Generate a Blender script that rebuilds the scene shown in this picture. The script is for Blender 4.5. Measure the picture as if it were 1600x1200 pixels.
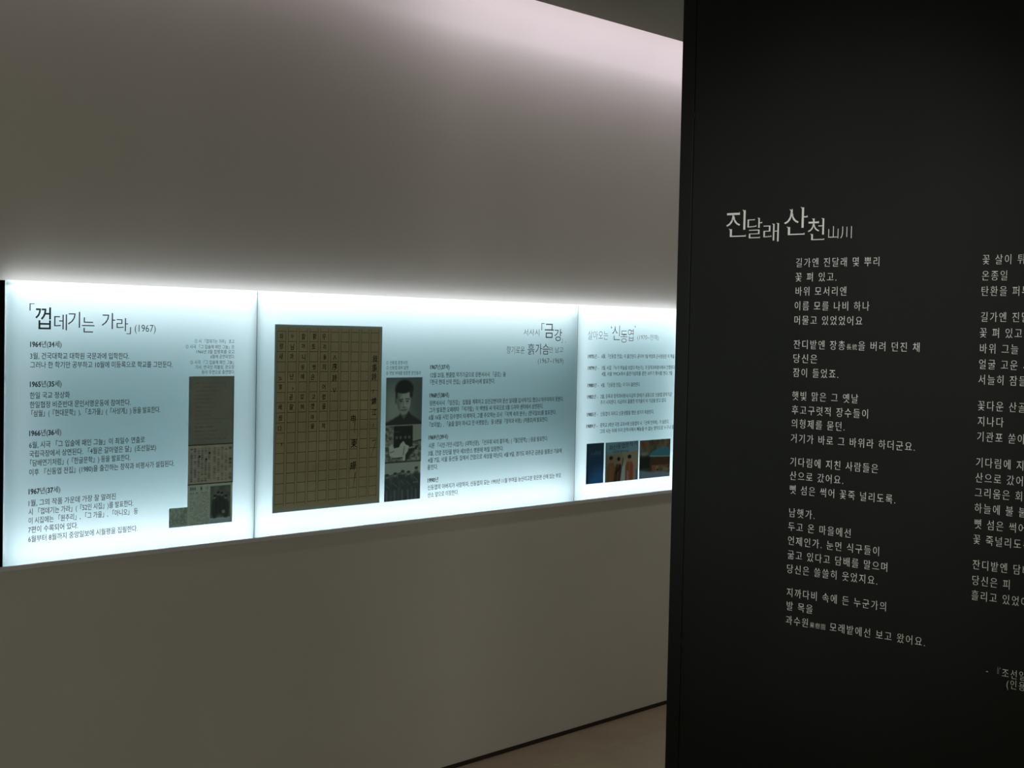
import bpy, bmesh, math, random
import numpy as np
from mathutils import Matrix, Vector

for o in list(bpy.data.objects):
    bpy.data.objects.remove(o)
SC = bpy.context.scene
COL = SC.collection

# ---------------------------------------------------------------- camera
# X runs along the long wall, Y goes into it (panel fronts at Y = 0), Z is up
cam_data = bpy.data.cameras.new('camera')
cam_data.sensor_fit = 'HORIZONTAL'
cam_data.sensor_width = 36.0
cam_data.lens = 52.279
cam_data.clip_start = 0.02
cam = bpy.data.objects.new('camera', cam_data)
COL.objects.link(cam)
AR = Vector((0.656897, -0.75369098, 0.02088635))
AU = Vector((0.01291892, 0.03894852, 0.9991577))
AF = Vector((0.75386964, 0.65607387, -0.03532204))
M = Matrix(((AR.x, AU.x, -AF.x, -1.9914), (AR.y, AU.y, -AF.y, -3.4289), (AR.z, AU.z, -AF.z, 1.5), (0, 0, 0, 1)))
cam.matrix_world = M
SC.camera = cam

# ---------------------------------------------------------------- world, lights, exposure
SC.view_settings.view_transform = 'Standard'
SC.view_settings.look = 'None'
SC.view_settings.gamma = 1.0
SC.view_settings.use_curve_mapping = False
SC.view_settings.exposure = 0.0

world = bpy.data.worlds.new('dim_gallery')
SC.world = world
world.use_nodes = True
bg = world.node_tree.nodes['Background']
bg.inputs['Color'].default_value = (1.0, 0.985, 0.78, 1)
bg.inputs['Strength'].default_value = 0.57

def lamp(name, kind, loc, target, energy, color, **kw):
    d = bpy.data.lights.new(name, kind)
    d.energy = energy
    d.color = color
    for k, v in kw.items():
        setattr(d, k, v)
    o = bpy.data.objects.new(name, d)
    COL.objects.link(o)
    o.location = loc
    o.rotation_euler = (Vector(target) - Vector(loc)).to_track_quat('-Z', 'Y').to_euler()
    return o

# strip lamp in the ceiling slot, washing down the long wall
cove = lamp('cove_strip_lamp', 'AREA', (3.9, -0.25, 2.80), (3.9, -0.25, 0), 26.0, (1.0, 0.88, 0.99), shape='RECTANGLE', size=4.9, size_y=0.18)
cove_dim = lamp('cove_strip_lamp', 'AREA', (-0.8, -0.25, 2.80), (-0.8, -0.25, 0), 6.0, (1.0, 0.86, 0.96), shape='RECTANGLE', size=4.5, size_y=0.18)
# ceiling spot aimed at the black partition
spot = lamp('ceiling_spot_lamp', 'SPOT', (-1.5, -1.6, 2.56), (1.64, -1.38, 1.45), 170.0, (1.0, 0.99, 0.95), spot_size=math.radians(36), spot_blend=1.0, shadow_soft_size=0.05)

# ceiling lamp in the passage behind the partition
passage = lamp('passage_ceiling_lamp', 'AREA', (2.95, -1.25, 2.60), (2.95, -1.25, 0), 4.2, (1.0, 0.96, 0.84), shape='DISK', size=0.25)

# ---------------------------------------------------------------- helpers
def lin(c):
    return tuple((x / 255 / 12.92) if x / 255 <= 0.04045 else ((x / 255 + 0.055) / 1.055) ** 2.4 for x in c)

def nodes_of(name):
    m = bpy.data.materials.new(name)
    m.use_nodes = True
    nt = m.node_tree
    nt.nodes.clear()
    out = nt.nodes.new('ShaderNodeOutputMaterial')
    return m, nt, out

def mat_plain(name, color, rough=0.6, spec=0.3, noise=0.0, scale=6.0, bump=0.0, bscale=90.0, detail=4.0):
    m, nt, out = nodes_of(name)
    b = nt.nodes.new('ShaderNodeBsdfPrincipled')
    b.inputs['Roughness'].default_value = rough
    b.inputs['Specular IOR Level'].default_value = spec
    b.inputs['Base Color'].default_value = (*color, 1)
    tc = nt.nodes.new('ShaderNodeTexCoord')
    if noise > 0:
        n = nt.nodes.new('ShaderNodeTexNoise')
        n.inputs['Scale'].default_value = scale
        n.inputs['Detail'].default_value = detail
        nt.links.new(tc.outputs['Object'], n.inputs['Vector'])
        r = nt.nodes.new('ShaderNodeValToRGB')
        r.color_ramp.elements[0].position = 0.3
        r.color_ramp.elements[1].position = 0.7
        r.color_ramp.elements[0].color = (*[c * (1 - noise) for c in color], 1)
        r.color_ramp.elements[1].color = (*[min(1, c * (1 + noise)) for c in color], 1)
        nt.links.new(n.outputs['Fac'], r.inputs['Fac'])
        nt.links.new(r.outputs['Color'], b.inputs['Base Color'])
    if bump > 0:
        n2 = nt.nodes.new('ShaderNodeTexNoise')
        n2.inputs['Scale'].default_value = bscale
        nt.links.new(tc.outputs['Object'], n2.inputs['Vector'])
        bp = nt.nodes.new('ShaderNodeBump')
        bp.inputs['Strength'].default_value = bump
        bp.inputs['Distance'].default_value = 0.002
        nt.links.new(n2.outputs['Fac'], bp.inputs['Height'])
        nt.links.new(bp.outputs['Normal'], b.inputs['Normal'])
    nt.links.new(b.outputs['BSDF'], out.inputs['Surface'])
    return m

def mat_acrylic(name, tint, front, gloss_rough=0.12):
    # frosted backlit sheet: light comes through it, its face keeps a faint shine
    m, nt, out = nodes_of(name)
    t = nt.nodes.new('ShaderNodeBsdfTranslucent'); t.inputs['Color'].default_value = (*tint, 1)
    d = nt.nodes.new('ShaderNodeBsdfDiffuse'); d.inputs['Color'].default_value = (*front, 1)
    mx = nt.nodes.new('ShaderNodeMixShader'); mx.inputs['Fac'].default_value = 0.25
    nt.links.new(t.outputs[0], mx.inputs[1]); nt.links.new(d.outputs[0], mx.inputs[2])
    g = nt.nodes.new('ShaderNodeBsdfGlossy'); g.inputs['Roughness'].default_value = gloss_rough
    fr = nt.nodes.new('ShaderNodeFresnel'); fr.inputs['IOR'].default_value = 1.45
    m2 = nt.nodes.new('ShaderNodeMixShader')
    nt.links.new(fr.outputs[0], m2.inputs['Fac'])
    nt.links.new(mx.outputs[0], m2.inputs[1]); nt.links.new(g.outputs[0], m2.inputs[2])
    nt.links.new(m2.outputs[0], out.inputs['Surface'])
    return m

def mat_print(name, color=None, through=0.06, attr=None):
    # ink or paper on the backlit sheet: mostly opaque, a little light soaks through
    m, nt, out = nodes_of(name)
    d = nt.nodes.new('ShaderNodeBsdfDiffuse')
    t = nt.nodes.new('ShaderNodeBsdfTranslucent')
    mx = nt.nodes.new('ShaderNodeMixShader'); mx.inputs['Fac'].default_value = through
    if attr:
        a = nt.nodes.new('ShaderNodeAttribute'); a.attribute_name = attr
        nt.links.new(a.outputs['Color'], d.inputs['Color']); nt.links.new(a.outputs['Color'], t.inputs['Color'])
    else:
        d.inputs['Color'].default_value = (*color, 1); t.inputs['Color'].default_value = (*[min(1, c * 1.0) for c in color], 1)
    nt.links.new(d.outputs[0], mx.inputs[1]); nt.links.new(t.outputs[0], mx.inputs[2])
    nt.links.new(mx.outputs[0], out.inputs['Surface'])
    return m

def mat_emit(name, color, strength):
    m, nt, out = nodes_of(name)
    e = nt.nodes.new('ShaderNodeEmission')
    e.inputs['Color'].default_value = (*color, 1); e.inputs['Strength'].default_value = strength
    nt.links.new(e.outputs[0], out.inputs['Surface'])
    return m

def link(o, parent=None):
    COL.objects.link(o)
    if parent is not None:
        o.parent = parent
    return o

def build(name, verts, faces, mats, parent=None, mi=None, smooth=False):
    me = bpy.data.meshes.new(name)
    me.from_pydata([tuple(v) for v in verts], [], [tuple(f) for f in faces])
    for m in (mats if isinstance(mats, (list, tuple)) else [mats]):
        me.materials.append(m)
    if mi:
        for p, k in zip(me.polygons, mi):
            p.material_index = k
    me.update()
    return link(bpy.data.objects.new(name, me), parent)

class MB:
    def __init__(s):
        s.v, s.f = [], []
    def box(s, x0, x1, y0, y1, z0, z1, skip=()):
        b = len(s.v)
        s.v += [(x0, y0, z0), (x1, y0, z0), (x1, y1, z0), (x0, y1, z0), (x0, y0, z1), (x1, y0, z1), (x1, y1, z1), (x0, y1, z1)]
        fs = {'-z': (0, 3, 2, 1), '+z': (4, 5, 6, 7), '-y': (0, 1, 5, 4), '+x': (1, 2, 6, 5), '+y': (2, 3, 7, 6), '-x': (3, 0, 4, 7)}
        s.f += [tuple(i + b for i in f) for k, f in fs.items() if k not in skip]
        return s
    def build(s, name, mat, parent=None, bevel=0.0):
        o = build(name, s.v, s.f, mat, parent)
        if bevel:
            md = o.modifiers.new('bevel', 'BEVEL'); md.width = bevel; md.segments = 2; md.limit_method = 'ANGLE'
        return o

def thing(name, label, cat, loc=(0, 0, 0), group=None):
    o = bpy.data.objects.new(name, None)
    o.empty_display_size = 0.1
    o.location = loc
    o['label'] = label; o['category'] = cat
    if group: o['group'] = group
    return link(o)

def struct(o):
    o['kind'] = 'structure'
    return o

# ---------------------------------------------------------------- lettering
_tc = bpy.data.curves.new('type', 'FONT')
_tc.size = 1.0
_tc.resolution_u = 3
_to = bpy.data.objects.new('type', _tc)
COL.objects.link(_to)
_cache = {}

def outline(txt, bold=0.0):
    """flat filled outline of a line of text at 1 m per em: verts (n,2) and faces"""
    k = (txt, bold)
    if k not in _cache:
        _tc.body = txt
        _tc.offset = bold
        bpy.context.view_layer.update()
        me = bpy.data.meshes.new_from_object(_to.evaluated_get(bpy.context.evaluated_depsgraph_get()))
        v = np.array([(q.co.x, q.co.y) for q in me.vertices]).reshape(-1, 2)
        f = []
        for p in me.polygons:
            ii = list(p.vertices)
            a = sum(v[ii[i]][0] * v[ii[(i + 1) % len(ii)]][1] - v[ii[(i + 1) % len(ii)]][0] * v[ii[i]][1] for i in range(len(ii)))
            f.append(tuple(ii if a > 0 else ii[::-1]))
        bpy.data.meshes.remove(me)
        _cache[k] = (v, f)
    return _cache[k]

def advance(txt):
    return outline(txt + '가')[0][:, 0].max() - outline('가')[0][:, 0].max() if txt else 0.0

def restroke(v, f, dx, dy, serif=0.0):
    """thin vertical strokes by dx and horizontal ones by dy each side; serif adds brush ticks"""
    cnt = {}
    for p in f:
        for i in range(len(p)):
            a, b = p[i], p[(i + 1) % len(p)]
            cnt.setdefault((min(a, b), max(a, b)), []).append((a, b))
    nrm = np.zeros_like(v)
    edges = [e[0] for e in cnt.values() if len(e) == 1]
    for a, b in edges:
        d = v[b] - v[a]
        L = math.hypot(*d)
        if L < 1e-9: continue
        n = np.array((d[1], -d[0])) / L
        nrm[a] += n; nrm[b] += n
    L = np.hypot(nrm[:, 0], nrm[:, 1])
    ok = L > 1e-6
    for i in np.where(ok)[0]:
        nrm[i] /= max(L[i] * L[i] / 2, 0.5)
    w = v - nrm * np.array((dx, dy))
    f = list(f)
    if serif > 0:
        extra = []
        base = len(w)
        for a, b in edges:
            d = v[b] - v[a]
            l = math.hypot(*d)
            if 0.04 < l < 0.13 and abs(d[1]) < 0.25 * l and d[0] < 0:      # cap on top of a stem
                p = w[b]
                extra += [p + np.array((-serif, serif * 0.45)), p + np.array((0.0, -serif * 0.9)), p + np.array((0.012, 0.0))]
            elif 0.04 < l < 0.13 and abs(d[0]) < 0.25 * l and d[1] > 0:    # right end of a bar
                p = w[b]
                extra += [p + np.array((-serif * 0.9, 0.0)), p + np.array((0.0, -0.02)), p + np.array((-0.01, serif * 0.6))]
        for k in range(0, len(extra), 3):
            f.append((base + k, base + k + 1, base + k + 2))
        if extra:
            w = np.vstack([w, np.array(extra)])
    return w, f

def line_mesh(txt, x0, x1, zc, em, dx=0.0, dy=0.0, serif=0.0, squeeze=0.93, track=0.0):
    """one line centred on height zc, from x0 to x1; '*' toggles bold, '^' toggles small"""
    V, F = [], []
    x = 0.0
    n = 0
    bold = small = False
    for ch in txt:
        if ch == '*':
            bold = not bold
        elif ch == '^':
            small = not small
        else:
            s = 0.62 if small else 1.0
            if ch != ' ':
                v, f = outline(ch)
                k = 0.022 if bold else 0.0
                if dx or dy or serif or k:
                    v, f = restroke(v, f, 0.012 if small else dx - k, 0.014 if small else dy - k, 0.0 if small else serif)
                V.append(v * s + np.array((x, 0.02 if small else 0.0)))
                F.extend(tuple(i + n for i in p) for p in f)
                n += len(v)
            x += (advance(ch) + track) * s
    v = np.vstack(V)
    lo, hi = v[:, 0].min(), v[:, 0].max()
    sx = (x1 - x0) / (hi - lo) if x1 is not None else em * squeeze
    out = np.empty_like(v)
    out[:, 0] = x0 + (v[:, 0] - lo) * sx
    out[:, 1] = zc + (v[:, 1] - 0.38) * em
    return out, F

def fit_mesh(txt, x0, x1, z0, z1, dx=0.0, dy=0.0, serif=0.0, bold=0.0):
    v, f = outline(txt, bold)
    if dx or dy or serif:
        v, f = restroke(v, f, dx, dy, serif)
    lo, hi = v.min(0), v.max(0)
    out = np.empty_like(v)
    out[:, 0] = x0 + (v[:, 0] - lo[0]) / (hi[0] - lo[0]) * (x1 - x0)
    out[:, 1] = z0 + (v[:, 1] - lo[1]) / (hi[1] - lo[1]) * (z1 - z0)
    return out, f

def lettering(name, pieces, mat, parent, place):
    V, F = [], []
    for v, f in pieces:
        b = len(V)
        V += [place(a, c) for a, c in v]
        F += [tuple(i + b for i in p) for p in f]
    return build(name, V, F, mat, parent)

# ---------------------------------------------------------------- what is written where (metres on each face: text, left, right, height)
P1_HEAD = [
   ('「', 0.065, 0.0796, 1.5273, 1.5461),
   ('껍', 0.0817, 0.1268, 1.4803, 1.5371),
   ('데', 0.1362, 0.1738, 1.4786, 1.5201),
   ('기', 0.1766, 0.2128, 1.4858, 1.5277),
   ('는', 0.2188, 0.2566, 1.4738, 1.5135),
   ('가', 0.279, 0.3207, 1.4841, 1.5268),
   ('라', 0.3249, 0.3612, 1.4787, 1.514),
   ('」', 0.3564, 0.3706, 1.4712, 1.4902),
   ('(1967)', 0.3828, 0.4503, 1.4718, 1.4972),
]
P2_HEAD = [
   ('서사시', 2.0048, 2.0911, 1.4863, 1.5102),
   ('「', 2.1029, 2.1208, 1.5066, 1.5319),
   ('금', 2.1213, 2.172, 1.4794, 1.5302),
   ('강', 2.1761, 2.2202, 1.4683, 1.5125),
   ('」,', 2.2173, 2.2432, 1.4615, 1.4779),
]
P2_HEAD2 = [
   ('향기로운', 1.9158, 2.0121, 1.4223, 1.4482),
   ('흙', 2.0294, 2.0664, 1.4191, 1.4578),
   ('가슴', 2.0717, 2.147, 1.4192, 1.4583),
   ('만 남고', 2.1489, 2.2295, 1.4263, 1.4473),
]
P2_HEAD3 = [
   ('(1967~1969)', 2.0874, 2.231, 1.3822, 1.4054),
]
P3_HEAD = [
   ('살아오는', 2.3738, 2.4965, 1.4759, 1.5095),
   ('‘', 2.5133, 2.5205, 1.5197, 1.5294),
   ('신', 2.5229, 2.5714, 1.4755, 1.5314),
   ('동', 2.5756, 2.6194, 1.4662, 1.5118),
   ('엽', 2.622, 2.6576, 1.4729, 1.5191),
   ('’', 2.6651, 2.6706, 1.522, 1.5319),
   ('(1970~현재)', 2.6848, 2.8255, 1.4739, 1.499),
]
POEM_HEAD = [
   ('진', 1.0721, 1.1387, 1.7837, 1.8604),
   ('달', 1.1434, 1.1918, 1.7785, 1.8363),
   ('래', 1.1964, 1.2461, 1.7673, 1.8193),
   ('산', 1.2626, 1.3363, 1.784, 1.861),
   ('천', 1.338, 1.3895, 1.7682, 1.8287),
   ('山川', 1.4015, 1.4721, 1.7708, 1.8046),
]
P1_TEXT = [
   [('*1964*년(*34*세)', 0.0678, 0.1584, 1.4421), ('3월, 건국대학교 대학원 국문과에 입학한다.', 0.0681, 0.3654, 1.4118), ('그러나 한 학기만 공부하고 10월에 미등록으로 학교를 그만둔다.', 0.0684, 0.5081, 1.3889)],
   [('*1965*년(*35*세)', 0.068, 0.1596, 1.3397), ('한일 국교 정상화', 0.0683, 0.1846, 1.3102), ('한일협정 비준반대 문인서명운동에 참여한다.', 0.0685, 0.3724, 1.2864), ('「삼월」(『현대문학』), 「초가을」(『사상계』) 등을 발표한다.', 0.0733, 0.4685, 1.2641)],
   [('*1966*년(*36*세)', 0.0675, 0.1602, 1.2136), ('6월, 시극 「그 입술에 패인 그늘」이 최일수 연출로', 0.0678, 0.4194, 1.1829), ('국립극장에서 상연된다. 「4월은 갈아엎은 달」(조선일보)', 0.068, 0.4564, 1.1598), ('「담배연기처럼」(『한글문학』) 등을 발표한다.', 0.071, 0.3736, 1.1363), ('이후 『신동엽 전집』(1980)을 출간하는 창작과 비평사가 설립된다.', 0.0685, 0.5181, 1.1124)],
   [('*1967*년(*37*세)', 0.0672, 0.1591, 1.0635), ('1월, 그의 작품 가운데 가장 잘 알려진', 0.0675, 0.3283, 1.0333), ('시 「껍데기는 가라」(『52인 시집』)를 발표한다.', 0.0678, 0.3847, 1.0107), ('이 시집에는 「원추리」, 「그 가을」, 「아니오」 등', 0.068, 0.3995, 0.9879), ('7편이 수록되어 있다.', 0.0673, 0.2128, 0.9645), ('6월부터 8월까지 중앙일보에 시월평을 집필한다.', 0.0676, 0.3992, 0.9405)],
]
P1_CAP = [
   [('① 시 「껍데기는 가라」 초고', 0.5821, 0.7223, 1.4544), ('② 시극 「그 입술에 패인 그늘」은', 0.5516, 0.7226, 1.4385), ('1966년 3월 합평회를 갖고', 0.5892, 0.7228, 1.4245), ('6월에 공연되었다.', 0.6385, 0.7242, 1.4108), ('③ 시극 「그 입술에 패인 그늘」', 0.5677, 0.7211, 1.3945), ('기사. 연극인 최불암, 문오장', 0.5855, 0.7236, 1.3806), ('등이 주연으로 출연했다.', 0.6079, 0.7251, 1.3663)],
]
P2_TEXT = [
   [('*1967*년(*37*세)', 1.5346, 1.6283, 1.3772), ('12월 25일, 펜클럽 작가기금으로 장편서사시 「금강」을', 1.5369, 1.9135, 1.3504), ('『한국 현대 신작 전집』(을유문화사)에 발표한다.', 1.536, 1.8571, 1.3271)],
   [('*1968*년(*38*세)', 1.5342, 1.6279, 1.2835), ('장편서사시 「임진강」 집필을 계획하고 임진강변이며 문산 일대를 답사하기도 했으나 마무리하지 못한다.', 1.5349, 2.2363, 1.2572), ('그가 발표한 오페레타 「석가탑」이 백병동 씨 작곡으로 5월 드라마 센터에서 상연된다.', 1.534, 2.122, 1.2339), ('6월 16일 시인 김수영이 타계하자, 그를 추모하는 조시 「지맥 속의 분수」(한국일보)를 발표한다.', 1.5331, 2.1956, 1.21), ('「보리밭」, 「술을 많이 마시고 잔 어젯밤은」 등 5편을 『창작과 비평』(여름호)에 발표한다.', 1.5368, 2.1491, 1.1855)],
   [('*1969*년(*39*세)', 1.5334, 1.6272, 1.1438), ('시론 「시인·가인·시업가」(대학신문), 「선우휘 씨의 홍두깨」(『월간문학』) 등을 발표한다.', 1.5341, 2.1517, 1.116), ('3월, 간암 진단을 받아 세브란스 병원에 며칠 입원한다.', 1.5333, 1.9085, 1.091), ('4월 7일, 서울 동선동 집에서 간암으로 세상을 떠난다. 4월 9일, 경기도 파주군 금촌읍 월롱산 기슭에', 1.5324, 2.2325, 1.0679), ('묻힌다.', 1.5315, 1.5804, 1.0446)],
   [('*1990*년', 1.5327, 1.5831, 1.0014), ('신동엽의 아버지가 사망하자, 신동엽의 묘는 1993년 11월 부여읍 능산리고분 맞은편 산에 있는 부모', 1.5334, 2.2323, 0.9771), ('산소 앞으로 이장한다.', 1.534, 1.6831, 0.9524)],
]
P2_CAP = [
   [('① 신동엽 증명사진', 1.3333, 1.4286, 1.3918), ('② 신동엽 묘비 앞면', 1.3337, 1.4334, 1.3754), ('③ 전방 부대를 방문한 문인들과', 1.3327, 1.4916, 1.3582)],
]
P3_TEXT = [
   [('*1975*년 -', 2.376, 2.4421, 1.4131), ('6월, 『신동엽 전집』이 출간된다. 곧이어 7월 박정희 군사정권은 이 책을', 2.4598, 2.9366, 1.4139)],
   [('*1979*년 -', 2.3776, 2.4438, 1.3696), ('3월, 시집 『누가 하늘을 보았다 하는가』가 창작과비평사에서 간행된다.', 2.4615, 2.9453, 1.3699), ('4월, 서울 YMCA에서 출판기념회를 겸한 10주기 행사를 연다. 7월', 2.4624, 2.924, 1.3469)],
   [('*1980*년 -', 2.378, 2.4443, 1.3051), ('4월, 『신동엽 전집』이 다시 출판된다.', 2.46, 2.709, 1.3047)],
   [('*1982*년 -', 2.3776, 2.442, 1.262), ('2월, 유족과 창작과비평사(지금의 창비)가 공동으로 ‘신동엽 창작기금’', 2.4577, 2.9279, 1.2617), ('주기 시작한다. 지금까지 훌륭한 작가들이 이 기금을 받고 있다.', 2.4585, 2.8889, 1.2392)],
   [('*1985*년 -', 2.3781, 2.4445, 1.1957), ('신동엽이 자라고 신혼생활을 했던 생가가 복원된다.', 2.4602, 2.8056, 1.1951)],
   [('*1989*년 -', 2.3759, 2.4441, 1.152), ('중학교 3학년 국정 교과서에 신동엽의 시 「산에 언덕에」가 실린다.', 2.4598, 2.9105, 1.1527), ('그의 시는 이제 우리 문학사에서 빼놓을 수 없는 명작으로 누구나 즐겨', 2.4587, 2.9608, 1.1297)],
]
POEM_ONE = [
   [('길가엔 진달래 몇 뿌리', 1.3038, 1.5559, 1.7069), ('꽃 펴 있고.', 1.303, 1.4298, 1.667), ('바위 모서리엔', 1.3043, 1.461, 1.628), ('이름 모를 나비 하나', 1.3035, 1.5306, 1.5877), ('머물고 있었었어요', 1.3037, 1.5111, 1.5481)],
   [('잔디밭엔 장총^長銃^을 버려 던진 채', 1.3038, 1.6779, 1.4809), ('당신은', 1.304, 1.3781, 1.4418), ('잠이 들었죠.', 1.3042, 1.4439, 1.4028)],
   [('햇빛 맑은 그 옛날', 1.3032, 1.5053, 1.3381), ('후고구렷적 장수들이', 1.3035, 1.5358, 1.2989), ('의형제를 묻던.', 1.3036, 1.4676, 1.2609), ('거기가 바로 그 바위라 하더군요.', 1.3029, 1.6734, 1.2198)],
   [('기다림에 지친 사람들은', 1.3029, 1.5702, 1.1542), ('산으로 갔어요.', 1.3031, 1.4682, 1.1153), ('뼛 섬은 썩어 꽃죽 널리도록.', 1.3033, 1.6225, 1.0765)],
   [('남햇가.', 1.3033, 1.3836, 1.0118), ('두고 온 마을에선', 1.3025, 1.4947, 0.9732), ('언제인가. 눈먼 식구들이', 1.3027, 1.5798, 0.9337), ('굶고 있다고 담배를 말으며', 1.3029, 1.6051, 0.8942), ('당신은 쓸쓸히 웃었지요.', 1.3021, 1.5776, 0.8546)],
   [('지까다비 속에 든 누군가의', 1.3032, 1.6047, 0.7885), ('발 목을', 1.3033, 1.3858, 0.7506), ('과수원^果樹園^ 모래밭에선 보고 왔어요.', 1.3025, 1.7185, 0.7107)],
]
POEM_TWO = [
   [('꽃 살이 튀는 산 허리를 무너', 1.842, None, 1.707), ('온종일', 1.8417, None, 1.6665), ('탄환을 퍼부었지요.', 1.8422, None, 1.6274)],
   [('길가엔 진달래 몇 뿌리', 1.8426, None, 1.562), ('꽃 펴 있고.', 1.8406, None, 1.5218), ('바위 그늘 밑엔', 1.8419, None, 1.4819), ('얼굴 고운 사람 하나', 1.8416, None, 1.442), ('서늘히 잠들어 있었어요.', 1.8412, None, 1.4029)],
   [('꽃다운 산골 비행기가', 1.8417, None, 1.3367), ('지나다', 1.843, None, 1.297), ('기관포 쏟아 놓고 가 버리더군요.', 1.8426, None, 1.2579)],
   [('기다림에 지친 사람들은', 1.8422, None, 1.1921), ('산으로 갔어요.', 1.8418, None, 1.1531), ('그리움은 회올려', 1.8414, None, 1.1151), ('하늘에 불 붙도록', 1.8419, None, 1.0753), ('뼛 섬은 썩어', 1.8424, None, 1.0349), ('꽃 죽널리도록.', 1.8411, None, 0.9953)],
   [('잔디밭엔 담배갑 버려 던진 채', 1.8416, None, 0.9308), ('당신은 피', 1.8421, None, 0.8903), ('흘리고 있었어요.', 1.8408, None, 0.8518)],
]
POEM_NOTE = [
   [('- 『조선일보』', 1.8861, None, 0.666), ('(인용', 1.9405, None, 0.6402)],
]
P1_PICS = [
   (0.5645, 0.7242, 1.158, 1.3547),
   (0.5645, 0.7242, 1.0465, 1.158),
   (0.5643, 0.7232, 0.9315, 1.0465),
   (0.5025, 0.5648, 0.9315, 0.986),
]
P2_PICS = [
   (0.8724, 1.3134, 0.9435, 1.5066),
   (1.3343, 1.4994, 1.19, 1.3437),
   (1.3345, 1.499, 1.067, 1.19),
   (1.3341, 1.498, 0.9436, 1.067),
]
P3_PICS = [
   (2.3803, 2.4872, 0.9334, 1.0858),
   (2.4973, 2.7078, 0.9325, 1.0849),
   (2.7166, 2.9239, 0.9331, 1.0839),
]

# ---------------------------------------------------------------- dimensions
ZT, ZB = 1.6033, 0.8766            # lit band, top and bottom
X1, X2, X3 = 0.8055, 2.3119, 3.818 # panel joints
YW = 0.035                         # wall face behind the panel fronts
XE = -1.25                         # left end of the dark end panel
XP, YP = 1.64, -0.904              # partition face and its free edge

# ---------------------------------------------------------------- materials
M_wall = mat_plain('grey_wall_paint', (0.56, 0.545, 0.525), 0.85, 0.1, noise=0.025, scale=2.5, bump=0.12, bscale=60)
M_ceil = mat_plain('ceiling_paint', (0.25, 0.24, 0.205), 0.9, 0.1, noise=0.03, scale=3)
M_floor = mat_plain('beige_floor_tile', (0.56, 0.46, 0.33), 0.5, 0.3, noise=0.06, scale=5, bump=0.05)
M_border = mat_plain('brown_floor_border', (0.58, 0.44, 0.345), 0.5, 0.3, noise=0.08, scale=8)
M_shadow_gap = mat_plain('dark_shadow_gap', (0.03, 0.022, 0.016), 0.7, 0.2)
M_rail = mat_plain('grey_rail', (0.62, 0.64, 0.67), 0.5, 0.3)
M_black = mat_plain('black_partition_paint', (0.0115, 0.0132, 0.0120), 0.58, 0.16, noise=0.10, scale=3, bump=0.08, bscale=140)
M_post = mat_plain('black_edge_profile', (0.0115, 0.0132, 0.0120), 0.58, 0.16)
M_groove = mat_plain('groove_black', (0.002, 0.002, 0.002), 0.9, 0.0)
M_glass = mat_plain('black_end_glass', (0.006, 0.007, 0.006), 0.08, 0.5)
M_letter = mat_plain('white_vinyl_letter', (0.80, 0.82, 0.80), 0.7, 0.1)
M_box = mat_plain('light_box_lining', (0.06, 0.24, 0.26), 0.9, 0.0)
M_gasket = mat_plain('dark_gasket', (0.02, 0.04, 0.045), 0.8, 0.0)
M_acr = mat_acrylic('frosted_acrylic', (0.88, 0.985, 1.0), (0.55, 0.8, 0.8))
M_ink = mat_print('dark_teal_ink', (0.04, 0.07, 0.08), 0.045)
M_pic = mat_print('photo_print', attr='tone', through=0.02)
M_sheet = mat_print('manuscript_print', attr='tone', through=0.055)
M_hand = mat_print('handwriting_ink', (0.035, 0.030, 0.022), 0.03)
M_rule = mat_print('ruled_line_ink', (0.085, 0.075, 0.045), 0.05)
LED = (0.94, 0.95, 1.0)
M_led = mat_emit('led_strip_light', LED, 11.5)
M_led_low = mat_emit('led_strip_light_low', LED, 15.5)
M_led_side = mat_emit('led_strip_light_side', LED, 3.8)
M_led_joint = mat_emit('led_strip_light_joint', LED, 9.0)
M_led_up = mat_emit('led_strip_light_up', (0.93, 0.96, 1.0), 11.0)

# ---------------------------------------------------------------- the setting
struct(MB().box(-5, 6, -6.5, 0.2, -0.10, -0.010).build('floor', M_floor))
struct(MB().box(-5, 6, -0.179, YW, -0.010, -0.0085).build('trim_1', M_border))
w = MB()
w.box(-5, 6, YW, 0.2, ZT - 0.012, 2.95)
w.box(-5, 6, YW, 0.2, -0.10, ZB - 0.004)
w.box(-5, XE + 0.01, YW, 0.2, ZB - 0.004, ZT - 0.012)
w.box(X3 - 0.004, 6, YW, 0.2, ZB - 0.004, ZT - 0.012)
struct(w.build('wall_left', M_wall))
struct(MB().box(-5, 6, YW - 0.004, YW, -0.0085, 0.006).build('shadow_gap_left', M_shadow_gap))  # dark strip standing in for the shaded gap at the wall foot
c = MB()
c.box(-5, 6, -6.5, -0.15, 2.617, 2.66)
c.box(-5, 6, -0.45, YW, 2.95, 3.0)
c.box(-5, 6, -0.45, -0.42, 2.66, 2.95)
struct(c.build('ceiling', M_ceil))
struct(MB().box(6, 6.1, -6.5, 0.2, -0.10, 2.95).build('wall_right', M_wall))

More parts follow.
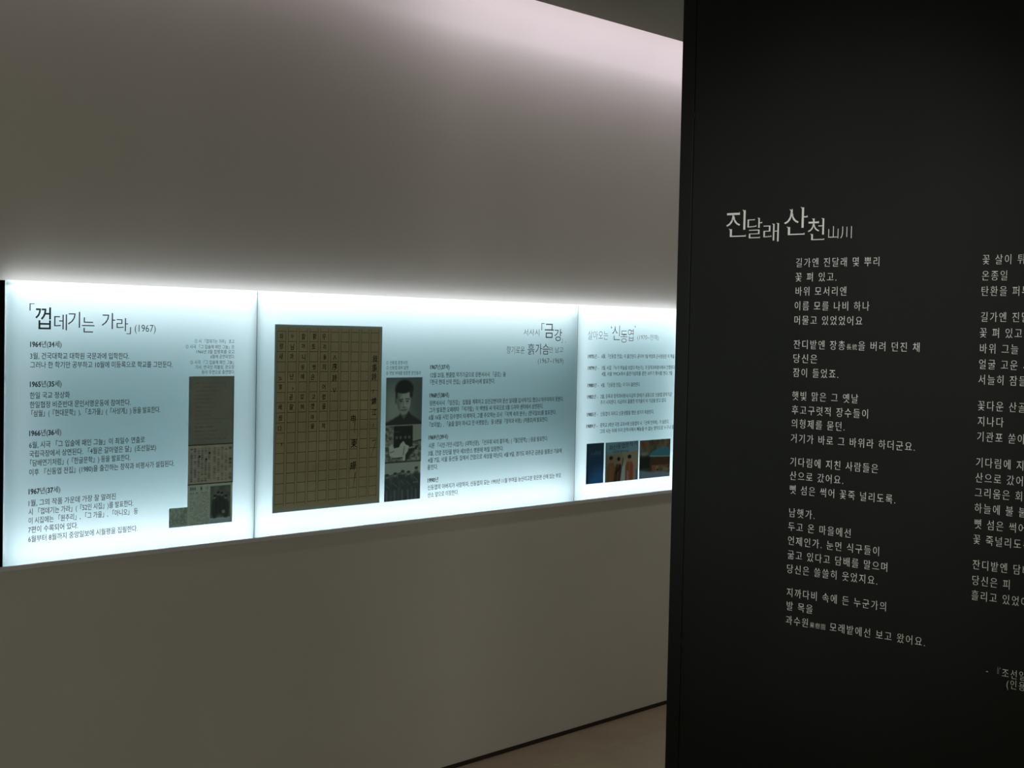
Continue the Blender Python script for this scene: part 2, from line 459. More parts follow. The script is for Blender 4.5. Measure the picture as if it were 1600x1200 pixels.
# ---------------------------------------------------------------- light box behind the panels
lb = thing('light_box', 'long wall light box with a thin grey rail under the lit text panels', 'light box', (0, 0.1, ZB))
lb_off = Vector((0, 0.1, ZB))
def child(o, off):
    o.location = -Vector(off)
    return o
h = MB()
h.box(XE + 0.01, X3 - 0.004, YW + 0.110, YW + 0.125, ZB - 0.004, ZT - 0.012)
h.box(XE + 0.01, X3 - 0.004, YW + 0.001, YW + 0.110, ZT - 0.014, ZT - 0.012)
h.box(XE + 0.01, X3 - 0.004, YW + 0.001, YW + 0.110, ZB - 0.004, ZB - 0.002)
h.box(-0.012, 0.0, YW - 0.024, YW + 0.110, ZB - 0.002, ZT - 0.014)
h.box(X3 - 0.006, X3 - 0.004, YW + 0.001, YW + 0.110, ZB - 0.002, ZT - 0.014)
child(h.build('housing', M_box, lb), lb_off)
child(MB().box(XE, X3, 0.0, YW, ZB - 0.0135, ZB - 0.0005).build('bottom_rail', M_rail, lb, bevel=0.0015), lb_off)
yl = YW + 0.036
child(MB().box(0.01, X3 - 0.02, yl, yl + 0.02, ZT - 0.024, ZT - 0.014).build('led_strip', M_led, lb), lb_off)
child(MB().box(0.01, X3 - 0.02, yl, yl + 0.02, ZB - 0.002, ZB + 0.009).build('led_strip', M_led_low, lb), lb_off)
child(MB().box(0.0, 0.005, yl, yl + 0.02, ZB + 0.03, ZT - 0.04).build('led_strip', M_led_side, lb), lb_off)
child(MB().box(0.01, X3 - 0.02, 0.0105, 0.0185, ZT - 0.012, ZT - 0.010).build('led_strip', M_led_up, lb), lb_off)
child(MB().box(X1 - 0.003, X1 + 0.003, yl, yl + 0.02, ZB + 0.03, ZT - 0.04).build('led_strip', M_led_side, lb), lb_off)
child(MB().box(X2 - 0.004, X2 + 0.002, 0.0125, YW + 0.108, ZB, ZT - 0.015).build('divider', M_box, lb), lb_off)
for xs in (X2 + 0.0045, 3.02):
    child(MB().box(xs - 0.0025, xs + 0.0025, yl, yl + 0.02, ZB + 0.03, ZT - 0.04).build('led_strip', M_led_joint, lb), lb_off)
for xs in (X1, X2):
    child(MB().box(xs - 0.004, xs + 0.004, 0.0082, 0.0125, ZB, ZT - 0.014).box(xs - 0.0009, xs + 0.0009, 0.0004, 0.0082, ZB, ZT - 0.001).build('gasket', M_gasket, lb), lb_off)

# ---------------------------------------------------------------- printed pictures
def blur_noise(nx, ny, fx, fy, seed):
    r = np.random.default_rng(seed).random((fy + 2, fx + 2))
    u = np.linspace(0, fx, nx); v = np.linspace(0, fy, ny)
    i = u.astype(int); j = v.astype(int)
    a = (u - i)[None, :]; b = (v - j)[:, None]
    return (r[j][:, i] * (1 - a) + r[j][:, i + 1] * a) * (1 - b) + (r[j + 1][:, i] * (1 - a) + r[j + 1][:, i + 1] * a) * b

KA = np.array((0.142, 0.139, 0.112))     # room light on a white face
def tone(img):
    """picture given in display values -> albedo of the print"""
    x = np.clip(img, 0, 255) / 255.0
    l = np.where(x <= 0.04045, x / 12.92, ((x + 0.055) / 1.055) ** 2.4)
    return np.clip(l / KA, 0.0, 0.9)

def picture(name, rect, img, parent, off, y=-0.0006, mat=None):
    x0, x1, z0, z1 = rect
    ny, nx = img.shape[:2]
    col = tone(img)
    xs = np.linspace(x0, x1, nx); zs = np.linspace(z1, z0, ny)
    V = [(xs[i] - off[0], y - off[1], zs[j] - off[2]) for j in range(ny) for i in range(nx)]
    F = [(j * nx + i, (j + 1) * nx + i, (j + 1) * nx + i + 1, j * nx + i + 1) for j in range(ny - 1) for i in range(nx - 1)]
    o = build(name, V, F, mat or M_pic, parent)
    a = o.data.color_attributes.new('tone', 'FLOAT_COLOR', 'POINT')
    a.data.foreach_set('color', np.concatenate([col.reshape(-1, 3), np.ones((nx * ny, 1))], 1).astype(np.float32).ravel())
    return o

def grid(nx, ny):
    u, v = np.meshgrid(np.linspace(0, 1, nx), np.linspace(0, 1, ny))
    return u, v
def sstep(d, w):            # 1 inside (d<0), soft edge w
    return np.clip(0.5 - d / w, 0, 1)
def ell(u, v, cx, cy, rx, ry, w=0.15):
    return sstep(np.sqrt(((u - cx) / rx) ** 2 + ((v - cy) / ry) ** 2) - 1, w)
def rect_m(u, v, x0, x1, y0, y1, w=0.02):
    return sstep(np.maximum(np.maximum(x0 - u, u - x1), np.maximum(y0 - v, v - y1)), w)
def poly_m(u, v, pts, w=0.02):
    inside = np.zeros_like(u, bool); dist = np.full_like(u, 9.0)
    for k in range(len(pts)):
        ax, ay = pts[k]; bx, by = pts[(k + 1) % len(pts)]
        c = ((ay > v) != (by > v)) & (u < (bx - ax) * (v - ay) / ((by - ay) or 1e-9) + ax)
        inside ^= c
        t = np.clip(((u - ax) * (bx - ax) + (v - ay) * (by - ay)) / ((bx - ax) ** 2 + (by - ay) ** 2 + 1e-12), 0, 1)
        dist = np.minimum(dist, np.hypot(u - ax - t * (bx - ax), v - ay - t * (by - ay)))
    return sstep(np.where(inside, -dist, dist), w)
def seg_m(u, v, a, b, r, w=0.015):
    t = np.clip(((u - a[0]) * (b[0] - a[0]) + (v - a[1]) * (b[1] - a[1])) / ((b[0] - a[0]) ** 2 + (b[1] - a[1]) ** 2), 0, 1)
    return sstep(np.hypot(u - a[0] - t * (b[0] - a[0]), v - a[1] - t * (b[1] - a[1])) - r, w)
def put(img, m, c, k=1.0):
    m = (m * k)[..., None]
    return img * (1 - m) + np.array(c, float) * m

def img_portrait():
    u, v = grid(90, 100)
    img = np.empty(u.shape + (3,)); img[:] = (44, 54, 50)
    img = put(img, ell(u, v, 0.30, 0.70, 0.40, 0.50, 1.1), (68, 80, 73))
    img = put(img, ell(u, v, 0.84, 0.45, 0.22, 0.5, 1.0), (40, 50, 46), 0.7)
    img = put(img, poly_m(u, v, [(-0.1, 1.1), (0.0, 0.95), (0.18, 0.88), (0.36, 0.80), (0.42, 0.74), (0.62, 0.70), (0.70, 0.79), (0.86, 0.87), (1.02, 0.96), (1.1, 1.1)], 0.05), (26, 31, 29))
    img = put(img, poly_m(u, v, [(0.38, 0.66), (0.62, 0.66), (0.60, 0.76), (0.50, 0.88), (0.42, 0.80)], 0.04), (46, 53, 49))
    img = put(img, ell(u, v, 0.50, 0.24, 0.25, 0.19, 0.25), (21, 25, 24))
    img = put(img, rect_m(u, v, 0.26, 0.34, 0.24, 0.45, 0.05), (23, 27, 25))
    img = put(img, ell(u, v, 0.275, 0.50, 0.03, 0.06, 0.5), (48, 55, 51))
    face = np.maximum(ell(u, v, 0.49, 0.50, 0.185, 0.285, 0.14), poly_m(u, v, [(0.32, 0.33), (0.66, 0.31), (0.67, 0.55), (0.58, 0.76), (0.45, 0.79), (0.35, 0.64)], 0.05))
    img = put(img, face, (76, 87, 80))
    img = put(img, face * np.clip((0.47 - u) / 0.14, 0, 1), (47, 54, 50), 0.85)
    img = put(img, face * ell(u, v, 0.52, 0.70, 0.10, 0.08, 0.9), (62, 71, 66), 0.6)
    img = put(img, ell(u, v, 0.47, 0.255, 0.20, 0.085, 0.3), (21, 25, 24))
    img = put(img, rect_m(u, v, 0.655, 0.73, 0.22, 0.42, 0.04), (24, 28, 26))
    for a, b in (((0.37, 0.475), (0.47, 0.46)), ((0.54, 0.455), (0.64, 0.46))):
        img = put(img, seg_m(u, v, a, b, 0.012, 0.02), (30, 35, 33), 0.9)
    for ex in (0.42, 0.585):
        img = put(img, ell(u, v, ex, 0.505, 0.045, 0.016, 0.6), (28, 33, 31), 0.9)
        img = put(img, ell(u, v, ex, 0.545, 0.05, 0.016, 0.8), (58, 66, 61), 0.5)
    img = put(img, seg_m(u, v, (0.485, 0.50), (0.475, 0.61), 0.012, 0.03), (50, 58, 53), 0.7)
    img = put(img, ell(u, v, 0.495, 0.635, 0.05, 0.012, 0.8), (40, 46, 43), 0.8)
    img = put(img, seg_m(u, v, (0.43, 0.69), (0.57, 0.685), 0.010, 0.02), (36, 42, 39), 0.9)
    img = put(img, ell(u, v, 0.50, 0.718, 0.05, 0.014, 0.8), (58, 66, 61), 0.6)
    return img

def img_stone():
    u, v = grid(90, 84)
    img = np.empty(u.shape + (3,)); img[:] = (56, 64, 57)
    n = blur_noise(90, 84, 16, 22, 7)
    img += ((n - 0.5) * 42)[..., None]
    n2 = blur_noise(90, 84, 40, 40, 8)
    img += ((n2 - 0.5) * 30)[..., None]
    img = put(img, rect_m(u, v, 0.76, 1.1, -0.1, 0.44, 0.02), (68, 78, 70))
    img = put(img, rect_m(u, v, -0.1, 1.1, -0.1, 0.025, 0.03), (66, 75, 67))
    img = put(img, seg_m(u, v, (0.76, 0.47), (1.0, 0.42), 0.02), (32, 36, 32))
    img = put(img, rect_m(u, v, 0.23, 0.755, 0.03, 0.60, 0.02), (22, 26, 23))
    for cx in (0.31, 0.42, 0.55, 0.66):
        img = put(img, ell(u, v, cx, 0.335, 0.032, 0.04, 0.8), (60, 68, 61), 0.7)
        img = put(img, ell(u, v, cx, 0.335, 0.010, 0.012, 0.8), (32, 36, 32), 0.7)
    img = put(img, seg_m(u, v, (0.27, 0.18), (0.38, 0.185), 0.012), (40, 46, 41), 0.8)
    img = put(img, poly_m(u, v, [(0.60, 0.60), (0.95, 0.56), (0.70, 0.80), (0.58, 0.98), (0.52, 0.95)], 0.04), (26, 30, 27))
    img = put(img, poly_m(u, v, [(0.10, 0.55), (0.20, 0.50), (0.25, 0.62), (0.38, 0.59), (0.42, 0.50), (0.50, 0.43), (0.57, 0.53), (0.66, 0.57), (0.63, 0.70), (0.56, 0.80), (0.56, 0.95), (0.50, 0.95), (0.47, 0.86), (0.25, 0.86), (0.12, 0.80)], 0.02), (88, 100, 91))
    img = put(img, seg_m(u, v, (0.53, 0.58), (0.50, 0.80), 0.012), (48, 55, 49), 0.8)
    img = put(img, seg_m(u, v, (0.14, 0.72), (0.24, 0.69), 0.012), (46, 52, 47), 0.8)
    img = put(img, seg_m(u, v, (0.20, 0.88), (0.48, 0.87), 0.012), (24, 28, 25), 0.9)
    img = put(img, seg_m(u, v, (0.66, 0.62), (0.84, 0.60), 0.02), (76, 86, 78), 0.9)
    img = put(img, ell(u, v, 0.85, 0.63, 0.03, 0.05), (26, 30, 27))
    img = put(img, rect_m(u, v, -0.1, 1.1, 0.965, 1.1, 0.03), (30, 36, 32))
    return img

def img_soldiers():
    u, v = grid(90, 84)
    img = np.empty(u.shape + (3,)); img[:] = (74, 87, 78)
    n = blur_noise(90, 84, 26, 10, 12)
    ground = sstep(0.30 + 0.03 * np.sin(9 * u) - v, 0.06)
    img = put(img, ground, (42, 51, 48))
    img += (ground * (n - 0.5) * 30)[..., None]
    img = put(img, rect_m(u, v, -0.1, 1.1, 0.72, 1.1, 0.2), (44, 58, 60), 0.6)
    for cx, cy in ((0.07, 0.31), (0.29, 0.285), (0.50, 0.235), (0.66, 0.265), (0.88, 0.17)):
        img = put(img, poly_m(u, v, [(cx - 0.10, 1.05), (cx - 0.095, cy + 0.16), (cx - 0.04, cy + 0.08), (cx + 0.05, cy + 0.08), (cx + 0.10, cy + 0.17), (cx + 0.09, 1.05)], 0.05), (31, 38, 36), 0.85)
        img = put(img, ell(u, v, cx, cy + 0.035, 0.042, 0.05, 0.4), (60, 70, 63))
        img = put(img, ell(u, v, cx, cy - 0.005, 0.052, 0.035, 0.4), (32, 38, 34))
        img = put(img, seg_m(u, v, (cx - 0.01, 0.74), (cx, 1.0), 0.02, 0.04), (60, 74, 74), 0.55)
        img = put(img, seg_m(u, v, (cx - 0.05, cy + 0.24), (cx + 0.05, cy + 0.34), 0.012, 0.02), (54, 63, 57), 0.6)
    img = put(img, seg_m(u, v, (0.04, 0.345), (0.52, 0.25), 0.010), (28, 33, 30), 0.9)
    img = put(img, seg_m(u, v, (0.80, 0.55), (0.93, 0.54), 0.012), (66, 76, 70), 0.7)
    img = put(img, rect_m(u, v, -0.2, 0.03, 0.5, 1.1, 0.1), (28, 45, 60), 0.5)
    return img

def img_draft():
    u, v = grid(60, 110)
    img = np.empty(u.shape + (3,)); img[:] = (57, 63, 54)
    img += ((blur_noise(60, 110, 5, 9, 21) - 0.5) * 8)[..., None]
    img = put(img, rect_m(u, v, 0.06, 0.97, 0.02, 0.98, 0.03), (61, 64, 55), 0.5)
    r = np.random.default_rng(5)
    for k in range(15):
        y = 0.09 + k * 0.058
        xe = 0.45 + 0.45 * r.random()
        n = blur_noise(60, 110, 24, 1, 30 + k)
        img = put(img, rect_m(u, v, 0.14, xe, y, y + 0.014, 0.02) * n, (38, 42, 36), 0.55 if k not in (11, 12) else 1.0)
    img = put(img, rect_m(u, v, -0.1, 1.1, 0.985, 1.1, 0.01), (24, 28, 24))
    img = put(img, rect_m(u, v, 0.985, 1.1, -0.1, 1.1, 0.01), (32, 44, 46))
    return img

def columns(img, u, v, x0, x1, y0, y1, n, rows, seed, dark, gap=None):
    r = np.random.default_rng(seed)
    for k in range(n):
        cx = x0 + (k + 0.5) / n * (x1 - x0)
        if gap and gap[0] < cx < gap[1]: continue
        prof = np.repeat(r.random(rows) * 0.75 + 0.15, 1)
        prof[r.random(rows) < 0.12] = 0
        idx = np.clip(((v - y0) / (y1 - y0) * rows).astype(int), 0, rows - 1)
        fr = ((v - y0) / (y1 - y0) * rows) % 1
        m = prof[idx] * np.clip(1.4 - abs(fr - 0.5) * 2.4, 0, 1) * sstep(abs(u - cx) - 0.30 * (x1 - x0) / n, 0.4 * (x1 - x0) / n)
        img = put(img, m * ((v > y0) & (v < y1)), dark)
    return img

def img_newspaper():
    u, v = grid(120, 90)
    img = np.empty(u.shape + (3,)); img[:] = (79, 82, 69)
    img += ((blur_noise(120, 90, 8, 6, 40) - 0.5) * 10)[..., None]
    img = columns(img, u, v, 0.04, 0.50, 0.06, 0.93, 6, 16, 41, (36, 40, 33))
    img = columns(img, u, v, 0.54, 0.88, 0.06, 0.93, 4, 18, 42, (42, 46, 38))
    img = columns(img, u, v, 0.88, 0.985, 0.05, 0.92, 1, 9, 43, (24, 27, 22))
    for x, y in ((0.47, 0.2), (0.25, 0.28), (0.40, 0.36)):
        img = put(img, ell(u, v, x, y, 0.02, 0.03, 0.3), (20, 22, 19))
    img = put(img, rect_m(u, v, -0.1, 1.1, 0.975, 1.1, 0.01), (20, 23, 20))
    img = put(img, rect_m(u, v, 0.985, 1.1, -0.1, 1.1, 0.01), (34, 48, 50))
    return img

def img_clipping():
    u, v = grid(130, 96)
    img = np.empty(u.shape + (3,)); img[:] = (84, 96, 84)
    img = columns(img, u, v, 0.05, 0.48, 0.22, 1.0, 11, 30, 51, (52, 62, 54))
    img = columns(img, 1 - v, u, 0.84, 0.97, 0.05, 0.46, 1, 9, 52, (26, 30, 26))
    img = columns(img, 1 - v, u, 0.77, 0.83, 0.03, 0.44, 1, 14, 53, (44, 50, 43))
    img = put(img, rect_m(u, v, 0.50, 0.955, 0.06, 0.86, 0.015), (40, 47, 42))
    n = blur_noise(130, 96, 18, 16, 54)
    img = put(img, rect_m(u, v, 0.50, 0.955, 0.06, 0.86, 0.015) * n, (62, 70, 64), 0.7)
    for cx, cy in ((0.60, 0.34), (0.68, 0.26), (0.76, 0.28), (0.85, 0.36)):
        img = put(img, ell(u, v, cx, cy + 0.28, 0.075, 0.26, 0.3), (26, 31, 28), 0.85)
        img = put(img, ell(u, v, cx, cy, 0.028, 0.045, 0.4), (58, 66, 59))
        img = put(img, ell(u, v, cx, cy - 0.03, 0.032, 0.03, 0.4), (24, 28, 25))
    img = put(img, ell(u, v, 0.80, 0.72, 0.035, 0.045, 0.6), (70, 80, 72), 0.8)
    img = put(img, rect_m(u, v, 0.50, 1.1, 0.88, 1.1, 0.02), (74, 90, 88))
    return img

def img_clipping_foot():
    u, v = grid(50, 44)
    img = np.empty(u.shape + (3,)); img[:] = (70, 84, 73)
    img += ((blur_noise(50, 44, 16, 14, 61) - 0.5) * 26)[..., None]
    img = columns(img, u, v, 0.6, 1.05, 0.1, 0.9, 5, 12, 62, (54, 66, 57))
    img = put(img, rect_m(u, v, -0.1, 1.1, 0.90, 1.1, 0.04), (76, 94, 96))
    return img

def img_book():
    u, v = grid(50, 72)
    img = np.empty(u.shape + (3,)); img[:] = (17, 35, 47)
    img = put(img, ell(u, v, 0.8, 1.0, 0.7, 0.35, 0.9), (24, 62, 88), 0.8)
    img = put(img, rect_m(u, v, -0.1, 0.12, -0.1, 1.1, 0.02), (13, 28, 40))
    img = put(img, ell(u, v, 0.5, 0.10, 0.6, 0.12, 1.0), (22, 32, 36), 0.7)
    for k, x in enumerate((0.30, 0.43, 0.52, 0.60, 0.70, 0.80)):
        img = put(img, rect_m(u, v, x - 0.035, x + 0.03, 0.20 if k > 1 else 0.23, 0.29, 0.02), (44, 62, 66), 0.55)
    img = put(img, rect_m(u, v, 0.2, 0.82, 0.315, 0.325, 0.01), (36, 52, 58), 0.6)
    return img

def img_event():
    u, v = grid(96, 96)
    img = np.empty(u.shape + (3,)); img[:] = (74, 74, 56)
    img = put(img, poly_m(u, v, [(-0.1, -0.1), (1.1, -0.1), (1.1, 0.24), (-0.1, 0.34)], 0.02), (58, 84, 88))
    img = put(img, poly_m(u, v, [(-0.1, 0.30), (0.45, 0.28), (0.50, 1.1), (-0.1, 1.1)], 0.3), (52, 48, 34), 0.5)
    img = put(img, poly_m(u, v, [(0.42, 0.75), (0.60, 0.50), (0.64, 1.1), (0.40, 1.1)], 0.08), (86, 104, 98), 0.8)
    def man(cx, top, wd, coat, skin, hair, lean=0.0):
        nonlocal img
        img = put(img, poly_m(u, v, [(cx - wd - lean, 1.05), (cx - wd, top + 0.26), (cx - wd * 0.6, top + 0.16), (cx + wd * 0.6, top + 0.16), (cx + wd, top + 0.26), (cx + wd - lean, 1.05)], 0.03), coat)
        img = put(img, ell(u, v, cx, top + 0.08, wd * 0.42, 0.085, 0.25), skin)
        img = put(img, ell(u, v, cx, top + 0.035, wd * 0.48, 0.05, 0.3), hair)
        img = put(img, seg_m(u, v, (cx, top + 0.18), (cx - lean * 0.5, 1.0), 0.012), skin, 0.5)
    man(0.17, 0.36, 0.12, (60, 46, 26), (70, 58, 36), (26, 22, 16))
    man(0.40, 0.40, 0.10, (32, 26, 18), (78, 62, 42), (20, 18, 14), 0.05)
    man(0.73, 0.36, 0.12, (72, 44, 26), (86, 64, 44), (22, 18, 14))
    img = put(img, seg_m(u, v, (0.45, 0.62), (0.33, 0.78), 0.022), (18, 16, 13))
    img = put(img, seg_m(u, v, (0.53, 0.42), (0.51, 0.62), 0.014), (34, 30, 22), 0.8)
    img = put(img, rect_m(u, v, 0.93, 1.1, 0.74, 1.1, 0.05), (34, 58, 78), 0.8)
    img = put(img, rect_m(u, v, -0.1, 0.03, -0.1, 1.1, 0.05), (30, 62, 74), 0.7)
    img = put(img, poly_m(u, v, [(0.66, 0.75), (0.70, 0.75), (0.72, 1.05), (0.66, 1.05)], 0.03), (84, 88, 78), 0.6)
    return img

def img_house():
    u, v = grid(96, 92)
    img = np.empty(u.shape + (3,)); img[:] = (30, 34, 26)
    n = blur_noise(96, 92, 12, 10, 71)
    img = put(img, n * rect_m(u, v, -0.1, 1.1, -0.1, 0.35, 0.1), (66, 62, 42), 0.9)
    img = put(img, ell(u, v, 0.16, 0.12, 0.12, 0.05, 0.6), (70, 36, 28), 0.6)
    img = put(img, poly_m(u, v, [(0.30, 0.42), (0.42, 0.30), (0.66, 0.22), (0.90, 0.20), (1.02, 0.36), (1.02, 0.47), (0.38, 0.45)], 0.02), (30, 66, 70))
    img = put(img, ell(u, v, 0.16, 0.36, 0.14, 0.05, 0.8), (70, 84, 78), 0.6)
    img = put(img, seg_m(u, v, (0.34, 0.425), (1.0, 0.465), 0.012), (88, 92, 70), 0.8)
    img = put(img, rect_m(u, v, 0.36, 1.1, 0.49, 0.75, 0.03), (36, 28, 20))
    img = put(img, rect_m(u, v, -0.1, 0.34, 0.45, 0.74, 0.06), (16, 22, 18))
    n = blur_noise(96, 92, 14, 12, 72)
    img = put(img, n * rect_m(u, v, 0.40, 0.95, 0.68, 0.85, 0.04), (92, 78, 50), 0.8)
    img = put(img, ell(u, v, 0.46, 0.76, 0.05, 0.08, 0.5), (66, 42, 24))
    img = put(img, ell(u, v, 0.59, 0.80, 0.025, 0.03, 0.4), (20, 18, 14))
    img = put(img, poly_m(u, v, [(-0.1, 0.76), (0.35, 0.84), (0.70, 0.84), (1.1, 0.92), (1.1, 1.1), (-0.1, 1.1)], 0.05), (54, 70, 74))
    for k in range(5):
        img = put(img, seg_m(u, v, (0.72 + 0.06 * k, 0.98), (0.82 + 0.05 * k, 0.76), 0.008), (78, 84, 66), 0.6)
    return img

def img_manuscript():
    u, v = grid(60, 80)
    img = np.empty(u.shape + (3,)); img[:] = (69, 66, 46)
    img += ((blur_noise(60, 80, 7, 9, 81) - 0.5) * 5)[..., None]
    img = put(img, sstep(np.minimum(np.minimum(u, 1 - u) * 0.78, np.minimum(v, 1 - v)) - 0.012, 0.02), (62, 76, 72), 0.8)
    return img

# ---------------------------------------------------------------- backlit panels
EM = 0.0188
def light_panel(label, xa, xb):
    t = thing('lit_display_board', label, 'display board', (0.5 * (xa + xb), 0.004, ZB), 'backlit text boards in the long wall')
    off = Vector(t.location)
    m = MB().box(xa + 0.001 - off.x, xb - 0.001 - off.x, 0.0 - off.y, 0.008 - off.y, 0.0, ZT - off.z, skip=('+y',))
    m.build('acrylic_sheet', M_acr, t)
    return t, off

def flat(off, y=-0.0005):
    return lambda a, c: (a - off[0], y - off[1], c - off[2])

def paragraphs(name, blocks, t, off, em, **kw):
    for b in blocks:
        lettering(name, [line_mesh(s, a, b_, z, em, **kw) for s, a, b_, z in b], M_ink, t, flat(off))

# first panel
t, off = light_panel('backlit text panel with heading dated (1967), leftmost lit panel beside the dark end panel', 0.0, X1)
for name, part in (('heading', P1_HEAD[:-1]), ('heading_date', P1_HEAD[-1:])):
    lettering(name, [fit_mesh(s, a, b, c, d, 0.004, 0.004, bold=(0.006 if s == '껍' else 0.0)) for s, a, b, c, d in part], M_ink, t, flat(off))
paragraphs('paragraph', P1_TEXT, t, off, EM, dx=-0.009, dy=-0.008)
paragraphs('caption', P1_CAP, t, off, 0.0125)
R1 = P1_PICS
picture('draft_print', R1[0], img_draft(), t, off)
picture('newspaper_print', R1[1], img_newspaper(), t, off)
cl = picture('clipping_print', R1[2], img_clipping(), t, off)
picture('clipping_foot', R1[3], img_clipping_foot(), cl, (off[0], off[1], off[2]))

# second panel
t, off = light_panel('backlit text panel in the middle, holding the large brown handwritten manuscript sheet', X1, X2)
lettering('heading', [fit_mesh(s, a, b, c, d, 0.008, 0.008, bold=(0.006 if len(s) == 1 and s != '「' else 0.0)) for s, a, b, c, d in P2_HEAD], M_ink, t, flat(off))
lettering('heading', [fit_mesh(s, a, b, c, d, 0.008, 0.008, bold=(0.006 if s in ('흙', '가슴') else 0.0)) for s, a, b, c, d in P2_HEAD2], M_ink, t, flat(off))
lettering('heading_date', [fit_mesh(s, a, b, c, d, 0.010, 0.010) for s, a, b, c, d in P2_HEAD3], M_ink, t, flat(off))
paragraphs('paragraph', P2_TEXT, t, off, EM, dx=-0.012, dy=-0.009)
paragraphs('caption', P2_CAP, t, off, 0.0135)
picture('portrait_print', P2_PICS[1], img_portrait(), t, off)
picture('gravestone_print', P2_PICS[2], img_stone(), t, off)
picture('soldiers_print', P2_PICS[3], img_soldiers(), t, off)

mx0, mx1, mz0, mz1 = P2_PICS[0]
ms = picture('manuscript_sheet', P2_PICS[0], img_manuscript(), t, off, mat=M_sheet)
MW, MH = mx1 - mx0, mz1 - mz0
NC, NR = 10, 17
CP, CW = 0.0965, 0.0755            # column pitch and width, share of the sheet
RT, RPITCH = 0.036, 0.0540
pl = flat(off, -0.0011)
rv, rf = [], []
def quad(u0, u1, v0, v1):
    b = len(rv)
    for a, c in ((u0, v1), (u1, v1), (u1, v0), (u0, v0)):
        rv.append(pl(mx0 + a * MW, mz1 - c * MH))
    rf.append((b, b + 1, b + 2, b + 3))
for k in range(NC):
    u0 = 0.020 + k * CP
    for e in (u0, u0 + CW):
        quad(e - 0.0012, e + 0.0012, RT - 0.02 if k else RT, RT + NR * RPITCH + 0.012)
    for r in range(NR + 1):
        quad(u0, u0 + CW, RT + r * RPITCH - 0.0012, RT + r * RPITCH + 0.0012)
build('ruled_grid', rv, rf, M_rule, ms)
random.seed(11)
pieces = []
def hand(ch, col, row, size=0.0185, w=None):
    cx = mx0 + (0.020 + col * CP + CW * 0.5 + random.uniform(-0.006, 0.006)) * MW
    cz = mz1 - (RT + (row + 0.5 + random.uniform(-0.06, 0.06)) * RPITCH) * MH
    v, f = outline(ch)
    v, f = restroke(v, f, -0.010, -0.010)
    v = v - (v.min(0) + v.max(0)) / 2
    a = random.uniform(-0.12, 0.06)
    s = size * random.uniform(0.88, 1.08)
    rot = np.array(((math.cos(a), -math.sin(a)), (math.sin(a), math.cos(a))))
    sh = v.copy(); sh[:, 1] += sh[:, 0] * random.uniform(0.0, 0.18)
    q = sh @ rot.T * np.array(((w or s) * 0.92, s))
    pieces.append((q + np.array((cx, cz)), f))
def stroke(pts, r):
    V, F = [], []
    P = [np.array((mx0 + a * MW, mz1 - b * MH)) for a, b in pts]
    for i, p in enumerate(P):
        d = P[min(i + 1, len(P) - 1)] - P[max(i - 1, 0)]
        n = np.array((-d[1], d[0])) / (math.hypot(*d) or 1)
        k = r * (1 - 0.75 * i / (len(P) - 1))
        V += [p - n * k, p + n * k]
        if i: F.append((2 * i - 2, 2 * i, 2 * i + 1, 2 * i - 1))
    pieces.append((np.array(V), F))
COLUMNS = {0: '파랑새 노랠 배웠다', 1: '누님과 난 곧잘', 2: '할머니등에 업혀', 3: '황토 벗은 고갯마을', 4: '우리들의 어렸을 적'}
def written():
    lettering('handwritten_column', list(pieces), M_hand, ms, flat(off, -0.0014))
    pieces.clear()
for col, s in COLUMNS.items():
    for r, ch in enumerate(s):
        if ch != ' ': hand(ch, col, r)
    if col == 0: stroke([(0.070, 0.63), (0.074, 0.64), (0.068, 0.648)], 0.0018)
    if col == 1: stroke([(0.160, 0.335), (0.166, 0.343), (0.160, 0.35)], 0.0016)
    written()
for r, ch in ((2, '∧'), (3, '序'), (4.2, '詩'), (5.4, '∨')): hand(ch, 5, r, 0.022)
written()
for r, ch in ((8.4, '申'), (10.9, '東'), (13.3, '曄')): hand(ch, 7, r, 0.028)
stroke([(0.745, 0.52), (0.742, 0.56), (0.738, 0.60)], 0.0012)
stroke([(0.755, 0.815), (0.752, 0.84), (0.745, 0.87), (0.735, 0.905)], 0.0014)
written()
for r, ch in ((2.2, '敍'), (3.1, '事'), (4.1, '詩'), (6.6, '錦'), (7.8, '江')): hand(ch, 9, r, 0.025)
for r, ch in ((5.6, '「'), (9.2, '」')): hand(ch, 9, r, 0.018)
stroke([(0.915, 0.645), (0.960, 0.640), (0.945, 0.665), (0.925, 0.70), (0.905, 0.735)], 0.0013)
written()

# third panel
t, off = light_panel('backlit text panel with colour photos along its bottom, running behind the black partition', X2, X3)
for name, part in (('heading', P3_HEAD[:-1]), ('heading_date', P3_HEAD[-1:])):
    lettering(name, [fit_mesh(s, a, b, c, d, 0.014, 0.012) for s, a, b, c, d in part], M_ink, t, flat(off))
paragraphs('paragraph', P3_TEXT, t, off, 0.0178, dx=-0.010, dy=-0.008)
picture('book_print', P3_PICS[0], img_book() * 0.88, t, off)
ev = picture('ceremony_print', P3_PICS[1], img_event() * 0.88, t, off)
x0, x1, z0, z1 = P3_PICS[1]
W, H = x1 - x0, z1 - z0
b_ink = mat_print('banner_navy_ink', (0.03, 0.07, 0.11), 0.02)
bp = [fit_mesh(ch, x0 + W * (0.10 + 0.125 * k), x0 + W * (0.205 + 0.125 * k), z1 - H * (0.20 - 0.012 * k), z1 - H * (0.075 - 0.012 * k)) for k, ch in enumerate('회신동엽창작기')]
bp.append(line_mesh('신동엽 창작기금', x0 + W * 0.20, x0 + W * 0.70, z1 - H * 0.245, 0.009))
lettering('banner_writing', bp, b_ink, ev, flat(off, -0.0011))
picture('house_print', P3_PICS[2], img_house() * 0.88, t, off)

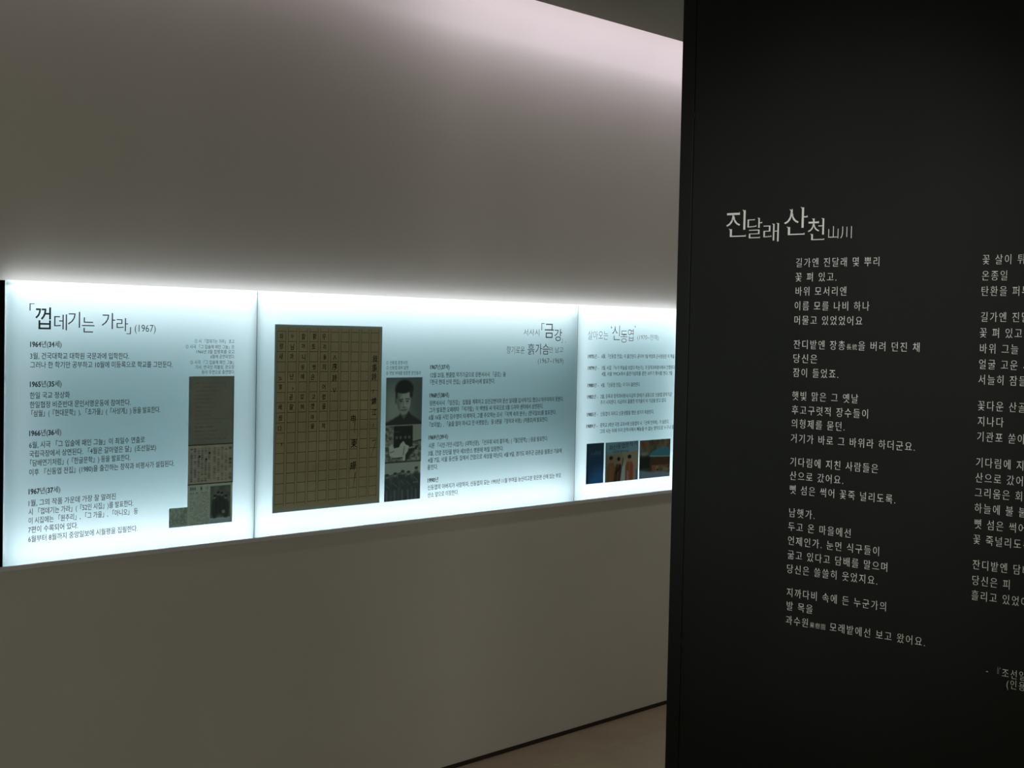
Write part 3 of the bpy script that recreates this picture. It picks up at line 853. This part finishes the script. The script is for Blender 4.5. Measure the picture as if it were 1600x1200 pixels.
# unlit end panel at the far left
t = thing('dark_panel', 'unlit black glossy end panel at the far left edge of the lit band', 'dark panel', (0.5 * (XE - 0.002), 0.004, ZB))
off = Vector(t.location)
MB().box(XE - off.x, -0.003 - off.x, 0.001 - off.y, 0.009 - off.y, 0.0, ZT - 0.001 - off.z).build('glass_sheet', M_glass, t)

# ---------------------------------------------------------------- black partition with the poem
t = thing('exhibition_partition', 'tall matte black partition wall lettered with a white poem', 'partition', (XP + 0.06, -2.1, -0.010))
off = Vector(t.location)
MB().box(XP - off.x, XP + 0.12 - off.x, -3.9 - off.y, YP - 0.050 - off.y, 0.0, 2.616 - off.z).build('board', M_black, t)
MB().box(XP - off.x, XP + 0.12 - off.x, YP - 0.047 - off.y, YP - off.y, 0.0, 2.616 - off.z).build('edge_profile', M_post, t, bevel=0.003)
MB().box(XP + 0.004 - off.x, XP + 0.118 - off.x, YP - 0.051 - off.y, YP - 0.046 - off.y, 0.0, 2.615 - off.z).build('groove', M_groove, t)
for z in (2.142, 0.594):
    MB().box(XP - 0.0015 - off.x, XP + 0.002 - off.x, YP - 0.053 - off.y, YP - 0.044 - off.y, z - 0.010 - off.z, z + 0.010 - off.z).build('clip', M_post, t, bevel=0.001)
onp = lambda a, c: (XP - 0.0005 - off.x, -a - off.y, c - off.z)
lettering('heading', [fit_mesh(s, a, b, c, d, 0.004, 0.016, 0.05) for s, a, b, c, d in POEM_HEAD[:-1]], M_letter, t, onp)
lettering('heading_hanja', [fit_mesh(s, a, b, c, d, 0.012, 0.012) for s, a, b, c, d in POEM_HEAD[-1:]], M_letter, t, onp)
PE = 0.0280
for b in POEM_ONE + POEM_TWO:
    lettering('stanza', [line_mesh(s, a, b_, z, PE, 0.004, 0.012, 0.035, squeeze=0.82, track=0.13) for s, a, b_, z in b], M_letter, t, onp)
for b in POEM_NOTE:
    lettering('source_note', [line_mesh(s, a, b_, z, PE * 0.92, 0.006, 0.012, 0.03, squeeze=0.82, track=0.12) for s, a, b_, z in b], M_letter, t, onp)

bpy.data.objects.remove(_to)
